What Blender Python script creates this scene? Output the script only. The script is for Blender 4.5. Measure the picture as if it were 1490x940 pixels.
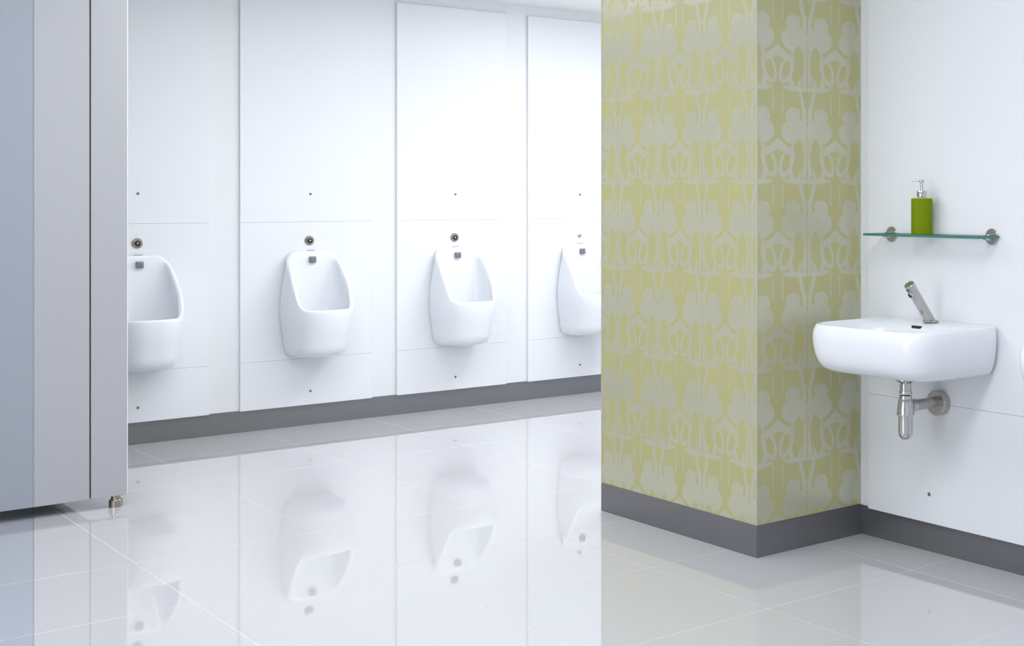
import bpy, bmesh, math
from mathutils import Vector, Matrix
for o in list(bpy.data.objects): bpy.data.objects.remove(o, do_unlink=True)
S = bpy.context.scene
COL = S.collection
PI = math.pi

# ---------------------------------------------------------------- camera
YAW = math.radians(43.112); HCAM = 1.197; F = 1962.5
cam_d = bpy.data.cameras.new('camera'); cam = bpy.data.objects.new('camera', cam_d); COL.objects.link(cam)
cam.location = (0, 0, HCAM); cam.rotation_euler = (PI/2, 0, -YAW)
cam_d.sensor_fit = 'HORIZONTAL'; cam_d.sensor_width = 36; cam_d.lens = 36*F/1490
cam_d.shift_x = (745-1232.5)/1490; cam_d.shift_y = -(470-288.7)/1490
cam_d.clip_start = 0.05
S.camera = cam
# ---------------------------------------------------------------- world, lights, exposure
w = bpy.data.worlds.new('world'); S.world = w; w.use_nodes = True
bgn = w.node_tree.nodes['Background']; bgn.inputs[0].default_value = (0.86, 0.91, 1.0, 1); bgn.inputs[1].default_value = 0.9
def area(name, loc, size, power, col=(1, 1, 1), rot=(0, 0, 0)):
    l = bpy.data.lights.new(name, 'AREA'); l.shape = 'RECTANGLE'; l.size, l.size_y = size; l.energy = power; l.color = col
    o = bpy.data.objects.new(name, l); COL.objects.link(o); o.location = loc; o.rotation_euler = rot; return o
area('lamp_urinals', (4.6, 5.7, 2.32), (0.9, 0.9), 24, (0.97, 0.985, 1))
area('lamp_row', (3.1, 5.4, 2.32), (2.8, 0.8), 41, (0.96, 0.98, 1))
area('lamp_middle', (1.15, 4.1, 2.32), (1.2, 1.2), 28, (0.95, 0.975, 1))
area('lamp_basins', (1.6, 1.9, 2.32), (1.2, 0.6), 36, (0.96, 0.98, 1))
area('fill_left', (-2.08, 2.6, 1.35), (3.6, 1.9), 64, (0.90, 0.95, 1), (0, -PI/2, 0))  # added soft fill from the left, not a known window
S.view_settings.view_transform = 'Standard'; S.view_settings.look = 'None'
S.view_settings.gamma = 1; S.view_settings.use_curve_mapping = False
S.view_settings.exposure = -0.16

# ---------------------------------------------------------------- helpers
def mat(name, col, rough=0.4, metal=0.0, spec=0.5, coat=0.0, noise=0.0, nscale=6.0, bump=0.0):
    m = bpy.data.materials.new(name); m.use_nodes = True
    nt = m.node_tree; b = nt.nodes['Principled BSDF']
    b.inputs['Base Color'].default_value = (*col, 1); b.inputs['Roughness'].default_value = rough
    b.inputs['Metallic'].default_value = metal; b.inputs['Specular IOR Level'].default_value = spec
    b.inputs['Coat Weight'].default_value = coat; b.inputs['Coat Roughness'].default_value = 0.03
    if noise or bump:
        tc = nt.nodes.new('ShaderNodeTexCoord'); n = nt.nodes.new('ShaderNodeTexNoise')
        n.inputs['Scale'].default_value = nscale; n.inputs['Detail'].default_value = 4
        nt.links.new(tc.outputs['Object'], n.inputs['Vector'])
        if noise:
            mx = nt.nodes.new('ShaderNodeMix'); mx.data_type = 'RGBA'
            mx.inputs['A'].default_value = (*[c*(1-noise) for c in col], 1)
            mx.inputs['B'].default_value = (*[min(1, c*(1+noise)) for c in col], 1)
            nt.links.new(n.outputs['Fac'], mx.inputs['Factor']); nt.links.new(mx.outputs['Result'], b.inputs['Base Color'])
        if bump:
            bp = nt.nodes.new('ShaderNodeBump'); bp.inputs['Strength'].default_value = bump; bp.inputs['Distance'].default_value = 0.002
            nt.links.new(n.outputs['Fac'], bp.inputs['Height']); nt.links.new(bp.outputs['Normal'], b.inputs['Normal'])
    return m
M = dict(
    ceramic=mat('ceramic', (0.86, 0.885, 0.93), 0.09, spec=0.5, noise=0.01),
    panel=mat('panel', (0.83, 0.85, 0.885), 0.32, spec=0.4, noise=0.01, nscale=2),
    strip=mat('strip', (0.82, 0.835, 0.86), 0.35, noise=0.01),
    wall=mat('wall_paint', (0.82, 0.84, 0.87), 0.6, noise=0.015),
    ceiling=mat('ceiling_paint', (0.92, 0.92, 0.92), 0.7, noise=0.01),
    cubicle=mat('cubicle_laminate', (0.44, 0.445, 0.475), 0.35, noise=0.01, nscale=2),
    edge=mat('edge_white', (0.85, 0.87, 0.9), 0.3, noise=0.005),
    skirt=mat('skirting_grey', (0.24, 0.24, 0.252), 0.34, metal=0.75, noise=0.03, nscale=3),
    tile=mat('tile_porcelain', (0.54, 0.535, 0.555), 0.018, noise=0.008, nscale=1.3),
    grout=mat('grout', (0.86, 0.86, 0.86), 0.8, noise=0.04, nscale=30),
    chrome=mat('chrome', (0.58, 0.58, 0.58), 0.06, metal=1, noise=0.01),
    satin=mat('satin_steel', (0.50, 0.48, 0.46), 0.27, metal=1, noise=0.05, nscale=120),
    brass=mat('dull_nickel', (0.36, 0.34, 0.27), 0.25, metal=1, noise=0.05, nscale=60),
    dark=mat('dark_rubber', (0.012, 0.012, 0.014), 0.4, noise=0.1),
    grey=mat('spreader_grey', (0.24, 0.24, 0.27), 0.25, metal=0.6, noise=0.04),
    green=mat('olive_lacquer', (0.175, 0.245, 0.0), 0.6, spec=0.15, noise=0.03, nscale=20),
    cap=mat('pale_green_lacquer', (0.55, 0.62, 0.25), 0.3, noise=0.02),
    gedge=mat('glass_edge', (0.05, 0.20, 0.165), 0.12, spec=0.6, noise=0.12, nscale=10),
    trim=mat('trim_light', (0.55, 0.56, 0.48), 0.4, metal=0.2, noise=0.02),
    shadowgap=mat('gap_seal_shade', (0.05, 0.045, 0.045), 0.6, noise=0.05),  # dark sealant, also the painted shade inside the door gap
)
M['tile'].node_tree.nodes['Principled BSDF'].inputs['IOR'].default_value = 1.75
def clear_glass(name, tint, refl=0.06):
    m = bpy.data.materials.new(name); m.use_nodes = True; nt = m.node_tree; nt.nodes.clear()
    o = nt.nodes.new('ShaderNodeOutputMaterial'); t = nt.nodes.new('ShaderNodeBsdfTransparent'); g = nt.nodes.new('ShaderNodeBsdfGlossy')
    x = nt.nodes.new('ShaderNodeMixShader'); fr = nt.nodes.new('ShaderNodeFresnel'); fr.inputs['IOR'].default_value = 1.45
    t.inputs[0].default_value = (*tint, 1); g.inputs['Roughness'].default_value = 0.02
    mu = nt.nodes.new('ShaderNodeMath'); mu.operation = 'MULTIPLY'; mu.inputs[1].default_value = refl/0.04*0.5
    nt.links.new(fr.outputs[0], mu.inputs[0]); nt.links.new(mu.outputs[0], x.inputs[0])
    nt.links.new(t.outputs[0], x.inputs[1]); nt.links.new(g.outputs[0], x.inputs[2]); nt.links.new(x.outputs[0], o.inputs[0]); return m
M['glass'] = clear_glass('shelf_glass', (0.98, 0.995, 0.99), 0.035)
M['pane'] = clear_glass('screen_glass', (0.88, 0.91, 0.95), 0.03)

def mesh_obj(name, bm, m, parent=None, smooth=False, angle=None):
    me = bpy.data.meshes.new(name); bmesh.ops.recalc_face_normals(bm, faces=bm.faces); bm.to_mesh(me); bm.free()
    me.materials.append(m)
    if smooth:
        for p in me.polygons: p.use_smooth = True
        if angle:
            me.set_sharp_from_angle(angle=math.radians(angle))
    o = bpy.data.objects.new(name, me); COL.objects.link(o)
    if parent: o.parent = parent
    return o
def box_bm(x0, x1, y0, y1, z0, z1, bev=0.0, seg=1):
    bm = bmesh.new(); vs = [bm.verts.new((x, y, z)) for z in (z0, z1) for (x, y) in ((x0, y0), (x1, y0), (x1, y1), (x0, y1))]
    for f in ((0, 3, 2, 1), (4, 5, 6, 7), (0, 1, 5, 4), (1, 2, 6, 5), (2, 3, 7, 6), (3, 0, 4, 7)): bm.faces.new([vs[i] for i in f])
    if bev: bmesh.ops.bevel(bm, geom=list(bm.edges), offset=bev, segments=seg, affect='EDGES', profile=0.5)
    return bm
def box(name, b, m, parent=None, bev=0.0, seg=1, smooth=False):
    return mesh_obj(name, box_bm(*b, bev, seg), m, parent, smooth, 40 if smooth else None)
def loft(loops, cap0=True, cap1=True, bm=None):
    bm = bm or bmesh.new(); R = [[bm.verts.new(p) for p in L] for L in loops]; n = len(R[0])
    for a, b in zip(R, R[1:]):
        for i in range(n): bm.faces.new((a[i], a[(i+1) % n], b[(i+1) % n], b[i]))
    for flag, L in ((cap0, R[0]), (cap1, R[-1])):
        if flag:
            c = bm.verts.new(sum((v.co for v in L), Vector())/n)
            for i in range(n): bm.faces.new((L[i], L[(i+1) % n], c))
    return bm
def lathe(profile, axis='Z', n=40, bm=None, base=Matrix.Identity(4)):
    loops = []
    for r, h in profile:
        L = []
        for i in range(n):
            a = 2*PI*i/n; p = Vector((r*math.cos(a), r*math.sin(a), h))
            if axis == 'Y': p = Vector((p.x, p.z, p.y))
            if axis == 'X': p = Vector((p.z, p.x, p.y))
            L.append(base @ p)
        loops.append(L)
    return loft(loops, bm=bm)
def thing(name, loc, rz, label, cat, group=None):
    o = bpy.data.objects.new(name, None); COL.objects.link(o); o.location = loc; o.rotation_euler = (0, 0, rz)
    o.empty_display_size = 0.1; return tag(o, label, cat, group)
def tag(o, label, cat, group=None):
    o['label'] = label; o['category'] = cat
    if group: o['group'] = group
    return o
def struct(o, label=None, cat=None):
    o['kind'] = 'structure'
    if label: o['label'] = label
    if cat: o['category'] = cat
    return o
def copy_tree(o, loc, label):
    r = o.copy(); COL.objects.link(r); r.location = loc; r['label'] = label
    for ch in list(o.children):
        c = ch.copy(); COL.objects.link(c); c.parent = r
        for g in ch.children:
            d = g.copy(); COL.objects.link(d); d.parent = c
    return r

# ---------------------------------------------------------------- room shell
YU = 7.155      # skirting plane behind the urinals
XR = 3.335      # skirting plane of the basin wall
ZC = 2.34
PX0, PX1, PY0, PY1 = 2.848, XR, 3.482, 4.420
XL, XFAR, YB = -2.1, 5.30, -1.6
floor = struct(box('floor', (XL-.1, XFAR+.1, YB, YU+.1, -0.10, -0.00035), M['grout']), 'pale glossy floor of large square porcelain tiles with white joints', 'floor')
T = 0.6; GX, GY = 0.12, 0.03; J = 0.0015
tile_cache = {}
def tile(x0, x1, y0, y1):
    w_, h_ = round(x1-x0, 3), round(y1-y0, 3)
    if w_ < 0.02 or h_ < 0.02: return
    if (w_, h_) not in tile_cache:
        o = box('floor_tile', (-w_/2, w_/2, -h_/2, h_/2, -0.0012, 0.0), M['tile'], floor, bev=0.0003)
        tile_cache[(w_, h_)] = o
    else:
        o = tile_cache[(w_, h_)].copy(); COL.objects.link(o); o.parent = floor
    o.location = ((x0+x1)/2, (y0+y1)/2, 0)
for i in range(-4, 9):
    for j in range(-3, 12):
        x0, x1 = GX+i*T+J/2, GX+(i+1)*T-J/2; y0, y1 = GY+j*T+J/2, GY+(j+1)*T-J/2
        x0, x1, y0, y1 = max(x0, XL), min(x1, XFAR), max(y0, YB), min(y1, YU)
        if x1 <= x0 or y1 <= y0: continue
        if x0 < XR and y0 < PY1 and x1 > XR:
            # column of tiles cut by the basin wall
            if y1 <= PY1: tile(x0, XR, y0, y1)
            else: tile(x0, XR, y0, PY1); tile(x0, x1, PY1, y1)
            continue
        if x0 >= XR and y1 <= PY1: continue
        if x0 >= XR and y0 < PY1: y0 = PY1
        tile(x0, x1, y0, y1)
struct(box('ceiling', (XL-.1, XFAR+.1, YB, YU+.1, ZC, ZC+.1), M['ceiling']), 'plain white ceiling above the urinals and basins', 'ceiling')
wall_back = struct(box('wall_back', (XL-.1, XFAR+.1, YU+.0, YU+.12, 0, ZC), M['wall']), 'white back wall carrying the urinals on raised panels', 'wall')
wall_right = struct(box('wall_right', (XR, XR+.12, YB, PY1, 0, ZC), M['wall']), 'white wall on the right carrying the basin and shelf', 'wall')
struct(box('wall_far', (XFAR, XFAR+.1, PY1-.1, YU, 0, ZC), M['wall']), 'white end wall beyond the last urinal, hidden by the pillar', 'wall')
struct(box('wall_link', (XR+.12, XFAR+.1, PY1-.12, PY1, 0, ZC), M['wall']), 'white wall returning behind the green pillar', 'wall')
SK = 0.106
struct(box('baseboard_back', (XL, XFAR, YU-.004, YU, 0, SK+.02), M['skirt']), 'grey metal skirting along the foot of the urinal wall', 'skirting')
struct(box('baseboard_right', (XR-.004, XR, YB, PY0, 0, SK-.003), M['skirt']), 'dark grey metal skirting under the basin wall', 'skirting')

struct(box('wall_left', (XL-.12, XL, YB, YU, 0, ZC), M['wall']), 'white wall on the left side of the room, outside the frame', 'wall')
wf = struct(box('fill_frame', (XL, XL+.03, .75, 4.45, .36, .40), M['edge']))  # unseen frame, added to dress the left fill light
for b in ((XL, XL+.03, .75, 4.45, 2.30, 2.335), (XL, XL+.03, .75, .79, .40, 2.30), (XL, XL+.03, 4.41, 4.45, .40, 2.30)): box('frame_bar', b, M['edge'], wf)
# panelled faces (each panel in three pieces with fine joints, screws on the centre line)
JZ1, JZ2, PT = 0.356, 1.074, 2.28
def screw(parent, p, ax):
    prof = [(0.0068, 0), (0.0068, 0.0012), (0.0054, 0.0022), (0.0018, 0.0016)]
    bm = lathe(prof, n=14)
    o = mesh_obj('screw', bm, M['grey'], parent, True, 40)
    o.location = p; o.rotation_euler = (PI/2, 0, 0) if ax == 'Y' else (0, -PI/2, 0); return o
for cx_, x0, x1 in ((1.961, 1.632, 2.290), (2.797, 2.440, 3.133), (3.621, 3.274, 3.942), (4.440, 4.086, 4.790)):
    for z0, z1 in ((0.110, JZ1-.0004), (JZ1+.0004, JZ2-.0004), (JZ2+.0004, PT)):
        p = box('wall_panel', (x0, x1, YU-.024, YU-.004, z0, z1), M['panel'], wall_back, bev=0.0004)
        if z0 < .2: screw(p, (cx_, YU-.024, 0.181), 'Y')
        if z1 > 2: screw(p, (cx_, YU-.024, 1.220), 'Y')
for x0, x1 in ((1.30, 1.632), (2.290, 2.440), (3.133, 3.274), (3.942, 4.086), (4.790, XFAR)):
    box('wall_strip', (x0, x1, YU-.010, YU, SK+.006, ZC), M['strip'], wall_back, bev=0.001)
for x0, x1 in ((1.632, 2.290), (2.440, 3.133), (3.274, 3.942), (4.086, 4.790)):
    box('head_strip', (x0, x1, YU-.010, YU, PT, ZC), M['strip'], wall_back)
for y0, y1, cy in ((2.700, 3.432, 3.135), (1.835, 2.533, 2.18)):
    for z0, z1 in ((0.101, 0.5076), (0.5084, ZC)):
        p = box('wall_panel', (XR-.020, XR-.004, y0, y1, z0, z1), M['panel'], wall_right, bev=0.0004)
        if z0 < .2: screw(p, (XR-.020, cy, 0.198), 'X')
for y0, y1 in ((3.432, PY0), (2.533, 2.700), (YB, 1.835)):
    box('wall_strip', (XR-.009, XR, y0, y1, SK-.001, ZC), M['strip'], wall_right, bev=0.001)

# ---------------------------------------------------------------- pillar with printed wallpaper
class N:
    nt = None
    def __init__(s, v): s.v = v
    @staticmethod
    def op(o, *a):
        n = N.nt.nodes.new('ShaderNodeMath'); n.operation = o
        for i, x in enumerate(a):
            x = x.v if isinstance(x, N) else x
            if isinstance(x, (int, float)): n.inputs[i].default_value = x
            else: N.nt.links.new(x, n.inputs[i])
        return N(n.outputs[0])
    def __add__(s, o): return N.op('ADD', s, o)
    def __radd__(s, o): return N.op('ADD', o, s)
    def __sub__(s, o): return N.op('SUBTRACT', s, o)
    def __rsub__(s, o): return N.op('SUBTRACT', o, s)
    def __mul__(s, o): return N.op('MULTIPLY', s, o)
    def __rmul__(s, o): return N.op('MULTIPLY', s, o)
    def abs(s): return N.op('ABSOLUTE', s)
def nmax(*a):
    r = a[0]
    for b in a[1:]: r = N.op('MAXIMUM', r, b)
    return r
def nmin(*a):
    r = a[0]
    for b in a[1:]: r = N.op('MINIMUM', r, b)
    return r
def wallpaper():
    m = bpy.data.materials.new('printed_wallpaper'); m.use_nodes = True; nt = m.node_tree; N.nt = nt
    b = nt.nodes['Principled BSDF']
    uv = nt.nodes.new('ShaderNodeUVMap'); uv.uv_map = 'UVMap'
    wp = nt.nodes.new('ShaderNodeTexNoise'); wp.inputs['Scale'].default_value = 14; nt.links.new(uv.outputs[0], wp.inputs['Vector'])
    sp = nt.nodes.new('ShaderNodeSeparateXYZ'); nt.links.new(uv.outputs[0], sp.inputs[0])
    U, V = N(sp.outputs[0]), N(sp.outputs[1])           # centimetres: U from a hub axis, V downward from a hub apex
    wob = (N(wp.outputs[0])-0.5)*0.5
    x = N.op('PINGPONG', U, 13.125)                      # 0 on the hub axis, 13.125 on the stem axis
    y = N.op('WRAP', V, 15.85, -15.85)
    x = x+wob*0.6; y = y+wob
    # every element is a soft mask of a signed distance in cm
    def soft(d, e=0.42): # 1 inside (d<0)
        n = nt.nodes.new('ShaderNodeMapRange'); n.interpolation_type = 'SMOOTHSTEP'
        nt.links.new(d.v, n.inputs[0]); n.inputs[1].default_value = e; n.inputs[2].default_value = -e
        n.inputs[3].default_value = 0; n.inputs[4].default_value = 1; return N(n.outputs[0])
    def ell(cx, cy, rx, ry, deg=0):
        c, s = math.cos(math.radians(deg)), math.sin(math.radians(deg)); X, Y = x-cx, y-cy
        a, bb = (X*c+Y*s)*(1/rx), (Y*c-X*s)*(1/ry)
        return (N.op('SQRT', a*a+bb*bb)-1)*min(rx, ry)
    def bx(x0, x1, y0, y1, r=0.0):
        return nmax((x-(x0+x1)/2).abs()-(x1-x0)/2, (y-(y0+y1)/2).abs()-(y1-y0)/2)
    cutw = lambda d, *c: nmax(d, *[0-k for k in c])
    mass = ell(7.6, -2.2, 6.0, 4.4, 0)
    head = ell(6.6, -7.4, 3.1, 2.9, -10)
    heads2 = ell(8.6, -8.6, 1.5, 1.3, 30)
    oval = ell(8.9, 7.2, 2.75, 6.9, 4)
    # pale wedge bounding toward the hub: x > 2.2 - y*0.33 above the apex
    wedge = (2.0+(y+2.0)*(-0.36))-x
    massw = nmax(mass, 0-(x-(0.4-y*0.32)), 0-(y+9))
    cap_ = nmax((x*0.72)-y, y-(x*0.40+3.9), x-5.6)
    ring = cutw(ell(3.9, 8.3, 2.9, 5.5, 24), ell(4.0, 7.9, 1.75, 4.2, 24))
    ring2 = nmax(ring, 2.6-y)
    leafa = ell(6.6, 13.0, 0.75, 2.7, 32); leafb = ell(9.6, 13.4, 0.7, 2.5, 18); leafc = ell(11.7, 12.0, 0.65, 3.5, 8)
    leafd = ell(6.4, 11.4, 1.2, 2.4, 38)
    base = nmax((y-(14.9-N.op('SINE', x*0.24)*0.5)).abs()-0.42, 2.4-x)
    stem = nmax((x-11.9).abs()-0.95, (y+4.5).abs()-5.5)
    stem2 = nmax((x-(12.5-(y-15.0)*0.02)).abs()-0.28, y*-1)
    arch = nmax((x-(9.9+(y+15.8)*0.27)).abs()-0.75, y+9)
    arch2 = nmax((x-2.1).abs()-0.24, y+8.3); foot_ = ell(8.0, 14.9, 5.0, 1.0, 4)
    pale = nmin(massw, head, heads2, cap_, stem, arch, arch2, foot_, leafa, leafb, leafc, leafd, base, stem2)
    pale = cutw(pale, nmax(oval, 0-0.0+(y-13.2)))
    outline = nmax(oval-0.75, 0-oval, y-11.5)
    pale = nmin(pale, ring2, leafb, leafc, outline)
    pk = soft(pale)
    # relief lines inside the print
    vein = soft((ell(6.7, -7.4, 2.0, 1.7, -20)).abs()-0.10, 0.16)
    vein2 = soft((ell(7.2, -6.0, 2.6, 3.6, 24)).abs()-0.10, 0.2)
    vein3 = soft(nmax((x-0.0).abs()-0.12, (y-3).abs()-4), 0.15)
    pk = pk*(1-nmax(vein, vein2, vein3)*0.45)
    seam = soft(N.op('PINGPONG', U+13.125, 26.25)-0.05, 0.07)
    mx = nt.nodes.new('ShaderNodeMix'); mx.data_type = 'RGBA'
    mx.inputs['A'].default_value = WP_A; mx.inputs['B'].default_value = WP_B
    nt.links.new(pk.v, mx.inputs['Factor'])
    mot = nt.nodes.new('ShaderNodeTexNoise'); mot.inputs['Scale'].default_value = 0.06; nt.links.new(uv.outputs[0], mot.inputs['Vector'])
    mv = (N(mot.outputs[0])-0.5)*0.10+1.0
    sc = nt.nodes.new('ShaderNodeVectorMath'); sc.operation = 'SCALE'; nt.links.new(mx.outputs['Result'], sc.inputs[0])
    k = mv*(1-seam*0.25); nt.links.new(k.v, sc.inputs['Scale'])
    nt.links.new(sc.outputs[0], b.inputs['Base Color'])
    nt.links.new((0.46-pk*0.16).v, b.inputs['Roughness'])
    nt.links.new((pk*WP_M).v, b.inputs['Metallic'])
    b.inputs['IOR'].default_value = 1.95; nt.links.new((0.55+pk*0.45).v, b.inputs['Specular IOR Level'])
    bp = nt.nodes.new('ShaderNodeBump'); bp.inputs['Strength'].default_value = 0.25; bp.inputs['Distance'].default_value = 0.0006
    nt.links.new(pk.v, bp.inputs['Height']); nt.links.new(bp.outputs[0], b.inputs['Normal'])
    return m
WP_A = (0.455, 0.435, 0.18, 1); WP_B = (0.46, 0.455, 0.31, 1); WP_M = 0.0
M['paper'] = wallpaper()
def pillar_mesh():
    bm = bmesh.new(); uvl = bm.loops.layers.uv.new('UVMap'); z0, z1 = SK, ZC
    W_ = 26.25; hubL = 3.652; ZA = 1.720
    P = [(PX1, PY1), (PX0, PY1), (PX0, PY0), (PX1, PY0)]
    uc = (hubL-PY0)*100; U_ = [uc-(PY1-PY0)*100-(PX1-PX0)*100, uc-(PY1-PY0)*100, uc, uc+(PX1-PX0)*100]
    for i in range(3):
        (xa, ya), (xb, yb) = P[i], P[i+1]; vs = [bm.verts.new(q) for q in ((xa, ya, z0), (xb, yb, z0), (xb, yb, z1), (xa, ya, z1))]
        f = bm.faces.new(vs); us = [U_[i], U_[i+1], U_[i+1], U_[i]]; zs = [z0, z0, z1, z1]
        for l, u, z in zip(f.loops, us, zs): l[uvl].uv = (u, (ZA-z)*100)
    vs = [bm.verts.new((x, y, z)) for z in (z0, z1) for x, y in P]
    bm.faces.new(vs[:4]); bm.faces.new(vs[4:])
    bmesh.ops.remove_doubles(bm, verts=bm.verts, dist=1e-5)
    return bm
pillar = struct(mesh_obj('pillar', pillar_mesh(), M['paper']), 'square pillar covered in olive green wallpaper with a pearly floral print', 'pillar')
box('skirting', (PX0-.001, PX1, PY0-.001, PY1+.001, 0, SK+.002), M['skirt'], pillar)
box('corner_trim', (PX0-.0012, PX0+.003, PY0-.0012, PY0+.003, SK+.002, ZC), M['trim'], pillar)
box('corner_trim', (PX0-.0012, PX0+.003, PY1-.003, PY1+.0012, SK+.002, ZC), M['trim'], pillar)
box('sealant_line', (PX1-.006, PX1-.0042, PY0-.003, PY0, SK+.002, ZC), M['shadowgap'], pillar)

# ---------------------------------------------------------------- cubicle front
CY = 5.751
cub = thing('toilet_cubicle', (1.0, CY+.02, 0), 0, 'pale grey toilet cubicle at the left with flat door and metal foot', 'cubicle')
def cb(name, b, m, bev=0.001, par=cub):
    o = box(name, (b[0]-1.0, b[1]-1.0, b[2]-CY-.02, b[3]-CY-.02, b[4], b[5]), m, par, bev); return o
pil = cb('pilaster', (1.417, 1.543, CY, CY+.036, .044, 2.3), M['cubicle'])
cb('edge_band', (1.543, 1.546, CY, CY+.036, .044, 2.3), M['edge'], 0.0006, pil)
cb('door_leaf', (0.62, 1.4115, CY, CY+.036, .044, 2.3), M['cubicle'])
cb('gap_shade', (1.400, 1.430, CY+.038, CY+.055, .044, 2.3), M['shadowgap'])  # near-black strip standing in for the dark inside of the door gap
cb('front_panel', (-2.09, 0.6145, CY, CY+.036, .044, 2.3), M['cubicle'])
cb('side_panel', (1.490, 1.526, CY+.036, YU-.012, .135, 2.3), M['cubicle'])
def cfoot(x, y):
    bm = lathe([(0.024, 0), (0.024, .0265), (0.0225, .0285), (.0165, .0285), (.0165, .044)], n=36)
    o = mesh_obj('foot', bm, M['brass'], cub, True, 35); o.location = (x-1.0, y-CY-.02, 0)
    b2 = box('foot_screw', (.022, .0265, -.003, .003, .008, .020), M['chrome'], o, .0005)
cfoot(1.508, CY+.020)
cfoot(0.58, CY+.020)

# ---------------------------------------------------------------- glass screen, near left
gs = thing('glass_screen', (0.0, 1.62, 0), 0, 'clear bluish glass screen filling the extreme left edge of the photo', 'glass screen')
GXR = 0.0
def px_to_x(px, Y):
    a = (px-1232.5)/F; c, s = math.cos(YAW), math.sin(YAW); z = Y/(c-a*s); return a*z*c+z*s
GXR = px_to_x(48.5, 1.62)
box('glass_pane', (GXR-.9, GXR, -.004, .004, .02, 2.30), M['pane'], gs)
box('floor_channel', (GXR-.9, GXR, -.01, .01, 0, .022), M['satin'], gs, .001)
box('ceiling_channel', (GXR-.9, GXR, -.01, .01, 2.29, ZC), M['satin'], gs, .001)

# ---------------------------------------------------------------- ceramics
def se(n, t):
    c, s = math.cos(t), math.sin(t)
    return (math.copysign(abs(c)**(2/n), c), math.copysign(abs(s)**(2/n), s))
NL = 96
def smooth(a): a = max(0, min(1, a)); return a*a*(3-2*a)
def urinal_proto(loc, label):
    root = thing('urinal', loc, PI, label, 'urinal', 'wall-hung urinals along the back wall')
    D, Wd, ZB, ZT, ZL =   .292, .165, .372, .920, .622
    def zr(d):   # rim height over distance from the panel
        t = min(1, max(0, (d-.004)/.262)); base = ZT+(ZL-ZT)*t
        k = smooth((t-.62)/.38); return base*(1-k)+(ZL+.002)*k + .004*math.sin(PI*t)
    def wid(z):
        a = smooth((z-ZL)/(ZT-ZL)); b_ = smooth((.62-z)/.26)
        return Wd*(1-.15*a)*(1-.15*b_)
    def dep(z):
        b_ = smooth((.62-z)/.27); return D*(1-.20*b_)
    def outl(nb, nf=2.4):
        L = []
        for i in range(NL):
            t = 2*PI*i/NL; c, s = math.cos(t), math.sin(t); n = nf if s > 0 else nb
            px = math.copysign(abs(c)**(2/n), c); py = abs(s)**(2/n)
            L.append((px, 0.34+0.66*py if s > 0 else 0.34*(1-py)))
        return L
    def topz(px, q): return zr(q*D)-.030*abs(px)**6*max(0, 1-q/.4)**2
    loops = []
    base = outl(16)
    for k, zz in ((.45, ZB+.000), (.80, ZB+.004), (.92, ZB+.014), (.975, ZB+.032)):
        loops.append([(x*wid(zz)*k, y*dep(zz)*k, zz) for x, y in base])
    nz = 18
    for j in range(nz+1):
        f_ = j/nz; L = []
        for x, y in outl(16-10.5*smooth((f_-.45)/.55)):
            zt = topz(x, y)-.008; z = ZB+.055+(zt-ZB-.055)*f_
            L.append((x*wid(z), y*dep(z), z))
        loops.append(L)
    ptt = outl(5.5)
    def inner(dx, dz):
        L = []
        for x, y in ptt:
            zt = topz(x, y); X, Y = x*wid(zt), y*D
            L.append((X-dx*(X/Wd), Y-dx*((Y-.46*D)/(D*.5)), zt+dz))
        return L
    for dx, dz in ((.0015, -.003), (.005, 0), (.010, .0008), (.016, 0), (.0205, -.004), (.024, -.012)): loops.append(inner(dx, dz))
    last = loops[-1]
    for j in range(1, 17):
        f_ = j/16; zf = .455; L = []
        kk = 1-.26*f_**2 if f_ < .7 else (1-.26*f_**2)*(1-.85*((f_-.7)/.3)**1.6)
        w_ = smooth(f_*2.2)
        for i, (X, Y, Z) in enumerate(last):
            t = 2*PI*i/NL; c, s = math.cos(t), math.sin(t)
            sx = math.copysign(abs(c)**(2/2.7), c)*.134*kk; cy_ = .142; sy = cy_+math.copysign(abs(s)**(2/2.7), s)*.124*kk
            L.append((X*(1-w_)+sx*w_, Y*(1-w_)+sy*w_, Z+(zf-Z)*math.sin(f_*PI/2)))
        loops.append(L)
    bm = loft(loops, True, True)
    mesh_obj('bowl', bm, M['ceramic'], root, True)
    # water spreader on the inner back wall
    sp = mesh_obj('water_spreader', box_bm(-.0165, .0165, .018, .040, .859, .892, .004, 3), M['grey'], root, True, 50)
    mesh_obj('spreader_pipe', lathe([(.008, 0), (.008, .03)], 'Y', 16), M['chrome'], root, True, 40).location = (0, .001, .876)
    mesh_obj('fixing_slot', box_bm(-.020, .020, .000, .006, .921, .9232, .0006), M['grey'], root)
    mesh_obj('waste_grate', lathe([(.028, 0), (.028, .004), (.022, .006), (.004, .006)], n=28), M['chrome'], root, True, 40).location = (0, .16, .455)
    return root
UX = (1.961, 2.797, 3.621, 4.440)
YP = YU-.024
ulab = ['white ceramic urinal cut off by the grey cubicle edge, leftmost of four', 'white ceramic urinal wholly in view nearest the grey cubicle, second from left',
        'white ceramic urinal wholly in view nearest the green pillar, third from left', 'white ceramic urinal partly hidden by the green pillar, last of four']
u0 = urinal_proto((UX[0], YP, 0), ulab[0])
for x_, l_ in zip(UX[1:], ulab[1:]): copy_tree(u0, (x_, YP, 0), l_)
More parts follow.
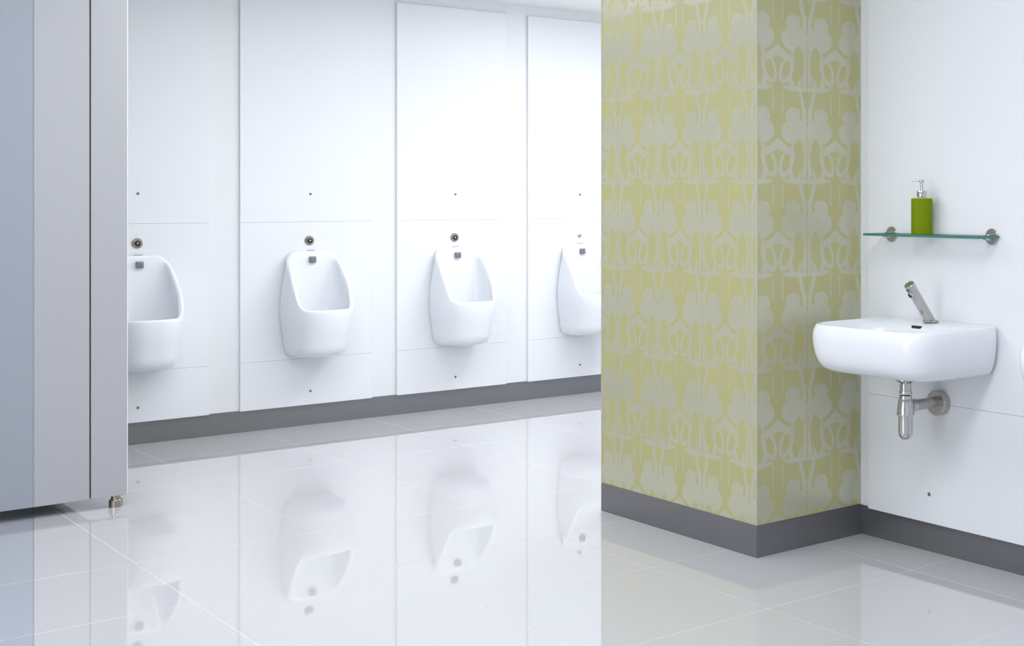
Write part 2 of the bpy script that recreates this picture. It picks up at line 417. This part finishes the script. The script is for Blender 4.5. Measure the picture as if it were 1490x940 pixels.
# flush sensors above each urinal
def sensor(loc, label):
    r = thing('flush_sensor', loc, PI, label, 'sensor', 'round flush sensors above the urinals')
    mesh_obj('bezel', lathe([(.0245, 0), (.0245, .004), (.0215, .007), (.0150, .008), (.0135, .0055)], 'Y', 40), M['brass'], r, True, 30)
    mesh_obj('sensor_eye', lathe([(.0125, .003), (.0125, .0085), (.009, .0105), (.003, .011)], 'Y', 28), M['dark'], r, True, 40)
    mesh_obj('lens', lathe([(.0045, .009), (.0045, .0118), (.002, .0122)], 'Y', 16), M['chrome'], r, True, 40)
    return r
slab = ['round metal flush sensor above the urinal beside the cubicle, leftmost', 'round metal flush sensor above the second urinal from the left',
        'round metal flush sensor above the third urinal from the left', 'small flush sensor above the urinal half hidden by the pillar']
s0 = sensor((UX[0]-.003, YP, .979), slab[0])
for x_, l_ in zip(UX[1:3], slab[1:3]): copy_tree(s0, (x_-.006, YP, .975), l_)
r4 = tag(mesh_obj('flush_sensor', lathe([(.0125, 0), (.0125, .004), (.010, .006), (.004, .006), (.0035, .004)], 'Y', 28), M['satin'], None, True, 40), slab[3], 'sensor', 'round flush sensors above the urinals')
r4.location = (UX[3]-.004, YP, .970); r4.rotation_euler = (0, 0, PI)

# ---------------------------------------------------------------- wash basin
def basin_proto(loc, label):
    root = thing('wash_basin', loc, PI/2, label, 'basin', 'wall-hung basins on the right wall')
    D, Wd, ZT, ZB = .398, .263, .787, .628
    def outline(wx, d0, d1, nf=5.0, nb=14, n=NL):
        L = []
        for i in range(n):
            t = 2*PI*i/n; c, s = math.cos(t), math.sin(t); e = nf if s > 0 else nb
            px = math.copysign(abs(c)**(2/e), c); py = math.copysign(abs(s)**(2/e), s)
            L.append((px*wx, (d0+d1)/2+(d1-d0)/2*py))
        return L
    loops = []
    def ring(wx, d0, d1, z, nf=5.0, nb=14): loops.append([(x, y, z) for x, y in outline(wx, d0, d1, nf, nb)])
    # underside and swelling sides
    prof = ((.62, .60, ZB), (.83, .80, ZB+.001), (.885, .885, ZB+.007), (.925, .930, ZB+.019), (.955, .960, ZB+.036), (.978, .980, ZB+.058), (.992, .993, ZB+.082), (.999, 1.0, ZB+.105), (1.0, 1.0, ZB+.122), (.994, .994, ZB+.138), (.982, .981, ZB+.150), (.974, .972, ZT-.0035))
    for kw, kd, z in prof: ring(Wd*kw, 0, D*kd, z)
    # thin rolled rim then inner bowl with a tap ledge at the back
    w1 = Wd*.974; d1 = D*.972
    ring(w1-.003, .002, d1-.003, ZT-.0008); ring(w1-.007, .006, d1-.007, ZT); ring(w1-.011, .020, d1-.011, ZT-.0006)
    ring(w1-.014, .060, d1-.014, ZT-.0025, 5, 8); ring(w1-.017, .100, d1-.017, ZT-.006, 5, 6); ring(w1-.021, .120, d1-.021, ZT-.014, 5, 5)
    for wf, a, b_, z in ((.93, .124, .012, ZT-.030), (.90, .130, .022, ZT-.055), (.86, .138, .036, ZT-.080), (.78, .150, .058, ZT-.098), (.62, .170, .095, ZT-.110), (.35, .205, .150, ZT-.116), (.12, .228, .190, ZT-.118)):
        ring((w1-.021)*wf, a, d1-.021-b_+.012, z, 4, 4)
    mesh_obj('bowl', loft(loops), M['ceramic'], root, True)
    # overflow slot on the back slope of the bowl
    ov = mesh_obj('overflow_slot', box_bm(-.0215, .0215, .1135, .1215, ZT-.0185, ZT-.0085, .002, 2), M['dark'], root, True, 40)
    mesh_obj('plug_hole', lathe([(.03, 0), (.03, .003), (.024, .004), (.006, .002)], n=32), M['chrome'], root, True, 40).location = (0, .21, ZT-.118)
    return root
BY = 3.08; XP = XR-.020
b0 = basin_proto((XP, BY, 0), 'white ceramic wall-hung basin with rounded corners below the glass shelf')
copy_tree(b0, (XP, BY-.878, 0), 'white basin of which only a rounded corner shows at the right edge')

# tap (its own thing standing on the basin ledge)
def tap_build(loc, label):
    r = thing('tap', loc, PI/2, label, 'tap', 'angled sensor taps on the basins')
    mesh_obj('base_plate', lathe([(.0195, 0), (.027, 0), (.027, .0045), (.0235, .0062), (.015, .0062)], n=40), M['satin'], r, True, 30)
    ang = math.radians(-38.5)     # leans out over the bowl (local +y)
    R = Matrix.Rotation(ang, 4, 'X')
    Ln = .166; rr = .0174
    # cylinder whose lower end is cut level with the ledge
    n = 44; bot = []; top = []; top2 = []; top3 = []
    ax = R @ Vector((0, 0, 1)); ex = Vector((1, 0, 0)); ey = R @ Vector((0, 1, 0))
    for i in range(n):
        a = 2*PI*i/n; o_ = ex*rr*math.cos(a)+ey*rr*math.sin(a)
        bot.append(o_-ax*(o_.z-.005)/ax.z); top.append(o_+ax*(Ln-.0012)); top2.append(o_*.94+ax*Ln); top3.append(o_*.90+ax*(Ln-.0006))
    mesh_obj('spout', loft([bot, top, top2, top3]), M['satin'], r, True, 30)
    def under(name, along, rad, out, m, k=1.0):
        base = Matrix.Translation(ax*along+ey*(rr*.84)) @ R @ Matrix.Rotation(-PI/2, 4, 'X')
        mesh_obj(name, lathe([(rad, -.004), (rad, out), (rad*.82, out+.0012), (rad*.72, out-.002)], n=24, base=base), m, r, True, 35)
    under('sensor_window', Ln-.014, .0062, .0030, M['dark'])
    under('aerator', Ln-.034, .0098, .0050, M['chrome'])
    base = Matrix.Translation(ax*(Ln-.034)+ey*(rr*.84)) @ R @ Matrix.Rotation(-PI/2, 4, 'X')
    mesh_obj('outlet', lathe([(.0078, .003), (.0078, .0066)], n=20, base=base), M['dark'], r, True, 35)
    return r
t0 = tap_build((XP-.051, BY, .7868), 'slanted brushed steel tap on the basin under the glass shelf')

# bottle trap
def trap_build(loc, label):
    r = thing('bottle_trap', loc, PI/2, label, 'trap', 'chrome traps under the basins')
    def lt(name, prof, m=M['chrome']): return mesh_obj(name, lathe(prof, n=48), m, r, True, 32)
    lt('waste_flange', [(.021, .630), (.021, .608), (.035, .608), (.035, .6045), (.029, .600), (.022, .596), (.0195, .594)])
    lt('tail_pipe', [(.0185, .566), (.0185, .620)])
    lt('upper_nut', [(.0175, .5575), (.0200, .5585), (.0206, .562), (.0206, .568), (.0195, .5715), (.0180, .572)])
    lt('seal_ring', [(.0155, .552), (.0155, .560)], M['dark'])
    lt('trap_head', [(.018, .5555), (.0210, .5545), (.0214, .550), (.0212, .543), (.0228, .541), (.0245, .531), (.0270, .512), (.0290, .499), (.0298, .4945), (.0292, .4915), (.0240, .4905)])
    pr = [(.0235, .494), (.0236, .440)]
    for k in range(1, 9):
        a = k/8*PI/2*.97; pr.append((.0236*math.cos(a), .4335-.0236*math.sin(a)+.0))
    b_ = lt('trap_bottle', pr)
    # outlet arm to the wall, local -y is toward the wall
    L = loc[0]
    wall_y = -(XP-loc[0])
    mesh_obj('outlet_nut', lathe([(.0165, -.022), (.0215, -.023), (.0215, -.042), (.0195, -.045)], 'Y', 40), M['chrome'], r, True, 32).location = (0, 0, .5185)
    mesh_obj('outlet_arm', lathe([(.0182, -.040), (.0182, wall_y+.002)], 'Y', 40), M['satin'], r, True, 32).location = (0, 0, .5185)
    mesh_obj('wall_flange', lathe([(.0190, wall_y+.030), (.0400, wall_y+.030), (.0420, wall_y+.028), (.0420, wall_y+.0005)], 'Y', 56), M['satin'], r, True, 32).location = (0, 0, .5150)
    return r
trap_build((XR-.190, BY, 0), 'chrome bottle trap with wall pipe under the basin')

# ---------------------------------------------------------------- glass shelf and soap dispenser
SZ0, SZ1 = 1.0695, 1.0775
sh = thing('glass_shelf', (XP, BY+.003, SZ0), 0, 'green-edged glass shelf on two round metal brackets above the basin', 'shelf')
def shelf_parts():
    y0, y1 = 2.820-BY-.003, 3.345-BY-.003; x0, x1 = -.108, -.006
    box('glass_plate', (x0+.0016, x1-.0016, y0+.0016, y1-.0016, .0004, .0078), M['glass'], sh)
    e = bmesh.new()
    for b in ((x0, x0+.0015, y0, y1), (x1-.0015, x1, y0, y1), (x0+.0015, x1-.0015, y0, y0+.0015), (x0+.0015, x1-.0015, y1-.0015, y1)):
        t = box_bm(*b, 0, .008); me = bpy.data.meshes.new('tmp'); t.to_mesh(me); t.free(); e.from_mesh(me); bpy.data.meshes.remove(me)
    mesh_obj('polished_edge', e, M['gedge'], sh)
    for yy in (3.312-BY-.003, 2.856-BY-.003):
        d = mesh_obj('bracket', lathe([(.0265, 0), (.0265, -.004), (.0250, -.0055), (.006, -.0055)], 'X', 44), M['satin'], sh, True, 32)
        d.location = (0, yy, .0035)
        mesh_obj('lower_jaw', box_bm(-.034, -.004, -.011, .011, -.0105, -.0042, .0015, 2), M['chrome'], d, True, 40)
        mesh_obj('upper_jaw', box_bm(-.026, -.004, -.009, .009, .0046, .0075, .0010, 2), M['chrome'], d, True, 40)
shelf_parts()
sd = thing('soap_dispenser', (XP-.052, BY+.040, SZ1+.0003), math.radians(-43), 'olive green pump soap dispenser standing on the glass shelf', 'soap dispenser')
mesh_obj('bottle', lathe([(.0335, 0), (.0352, .001), (.0357, .003), (.0357, .116), (.0350, .1185), (.0335, .1190)], n=64), M['green'], sd, True, 35)
mesh_obj('shoulder', lathe([(.0333, .1187), (.0330, .1205), (.014, .1215), (.0125, .125), (.0125, .127)], n=48), M['cap'], sd, True, 35)
mesh_obj('collar', lathe([(.0150, .1235), (.0165, .1240), (.0168, .126), (.0168, .1430), (.0160, .1445), (.0060, .1445)], n=48), M['chrome'], sd, True, 32)
mesh_obj('pump_stem', lathe([(.0048, .143), (.0048, .176)], n=24), M['chrome'], sd, True, 32)
hd = mesh_obj('pump_head', lathe([(.0046, .171), (.0078, .173), (.0082, .178), (.0080, .181), (.0040, .1825)], n=32), M['chrome'], sd, True, 32)
def spout_tube():
    bm = bmesh.new(); loops = []
    pts = [(0, .1785), (.010, .1790), (.020, .1788), (.028, .1775), (.0325, .1745)]
    for k, (q, z) in enumerate(pts):
        r_ = .0042-.0006*k; L = []
        for i in range(16):
            a = 2*PI*i/16; L.append((-q, r_*math.cos(a), z+r_*.75*math.sin(a)))
        loops.append(L)
    return loft(loops)
mesh_obj('nozzle', spout_tube(), M['chrome'], hd, True, 50)
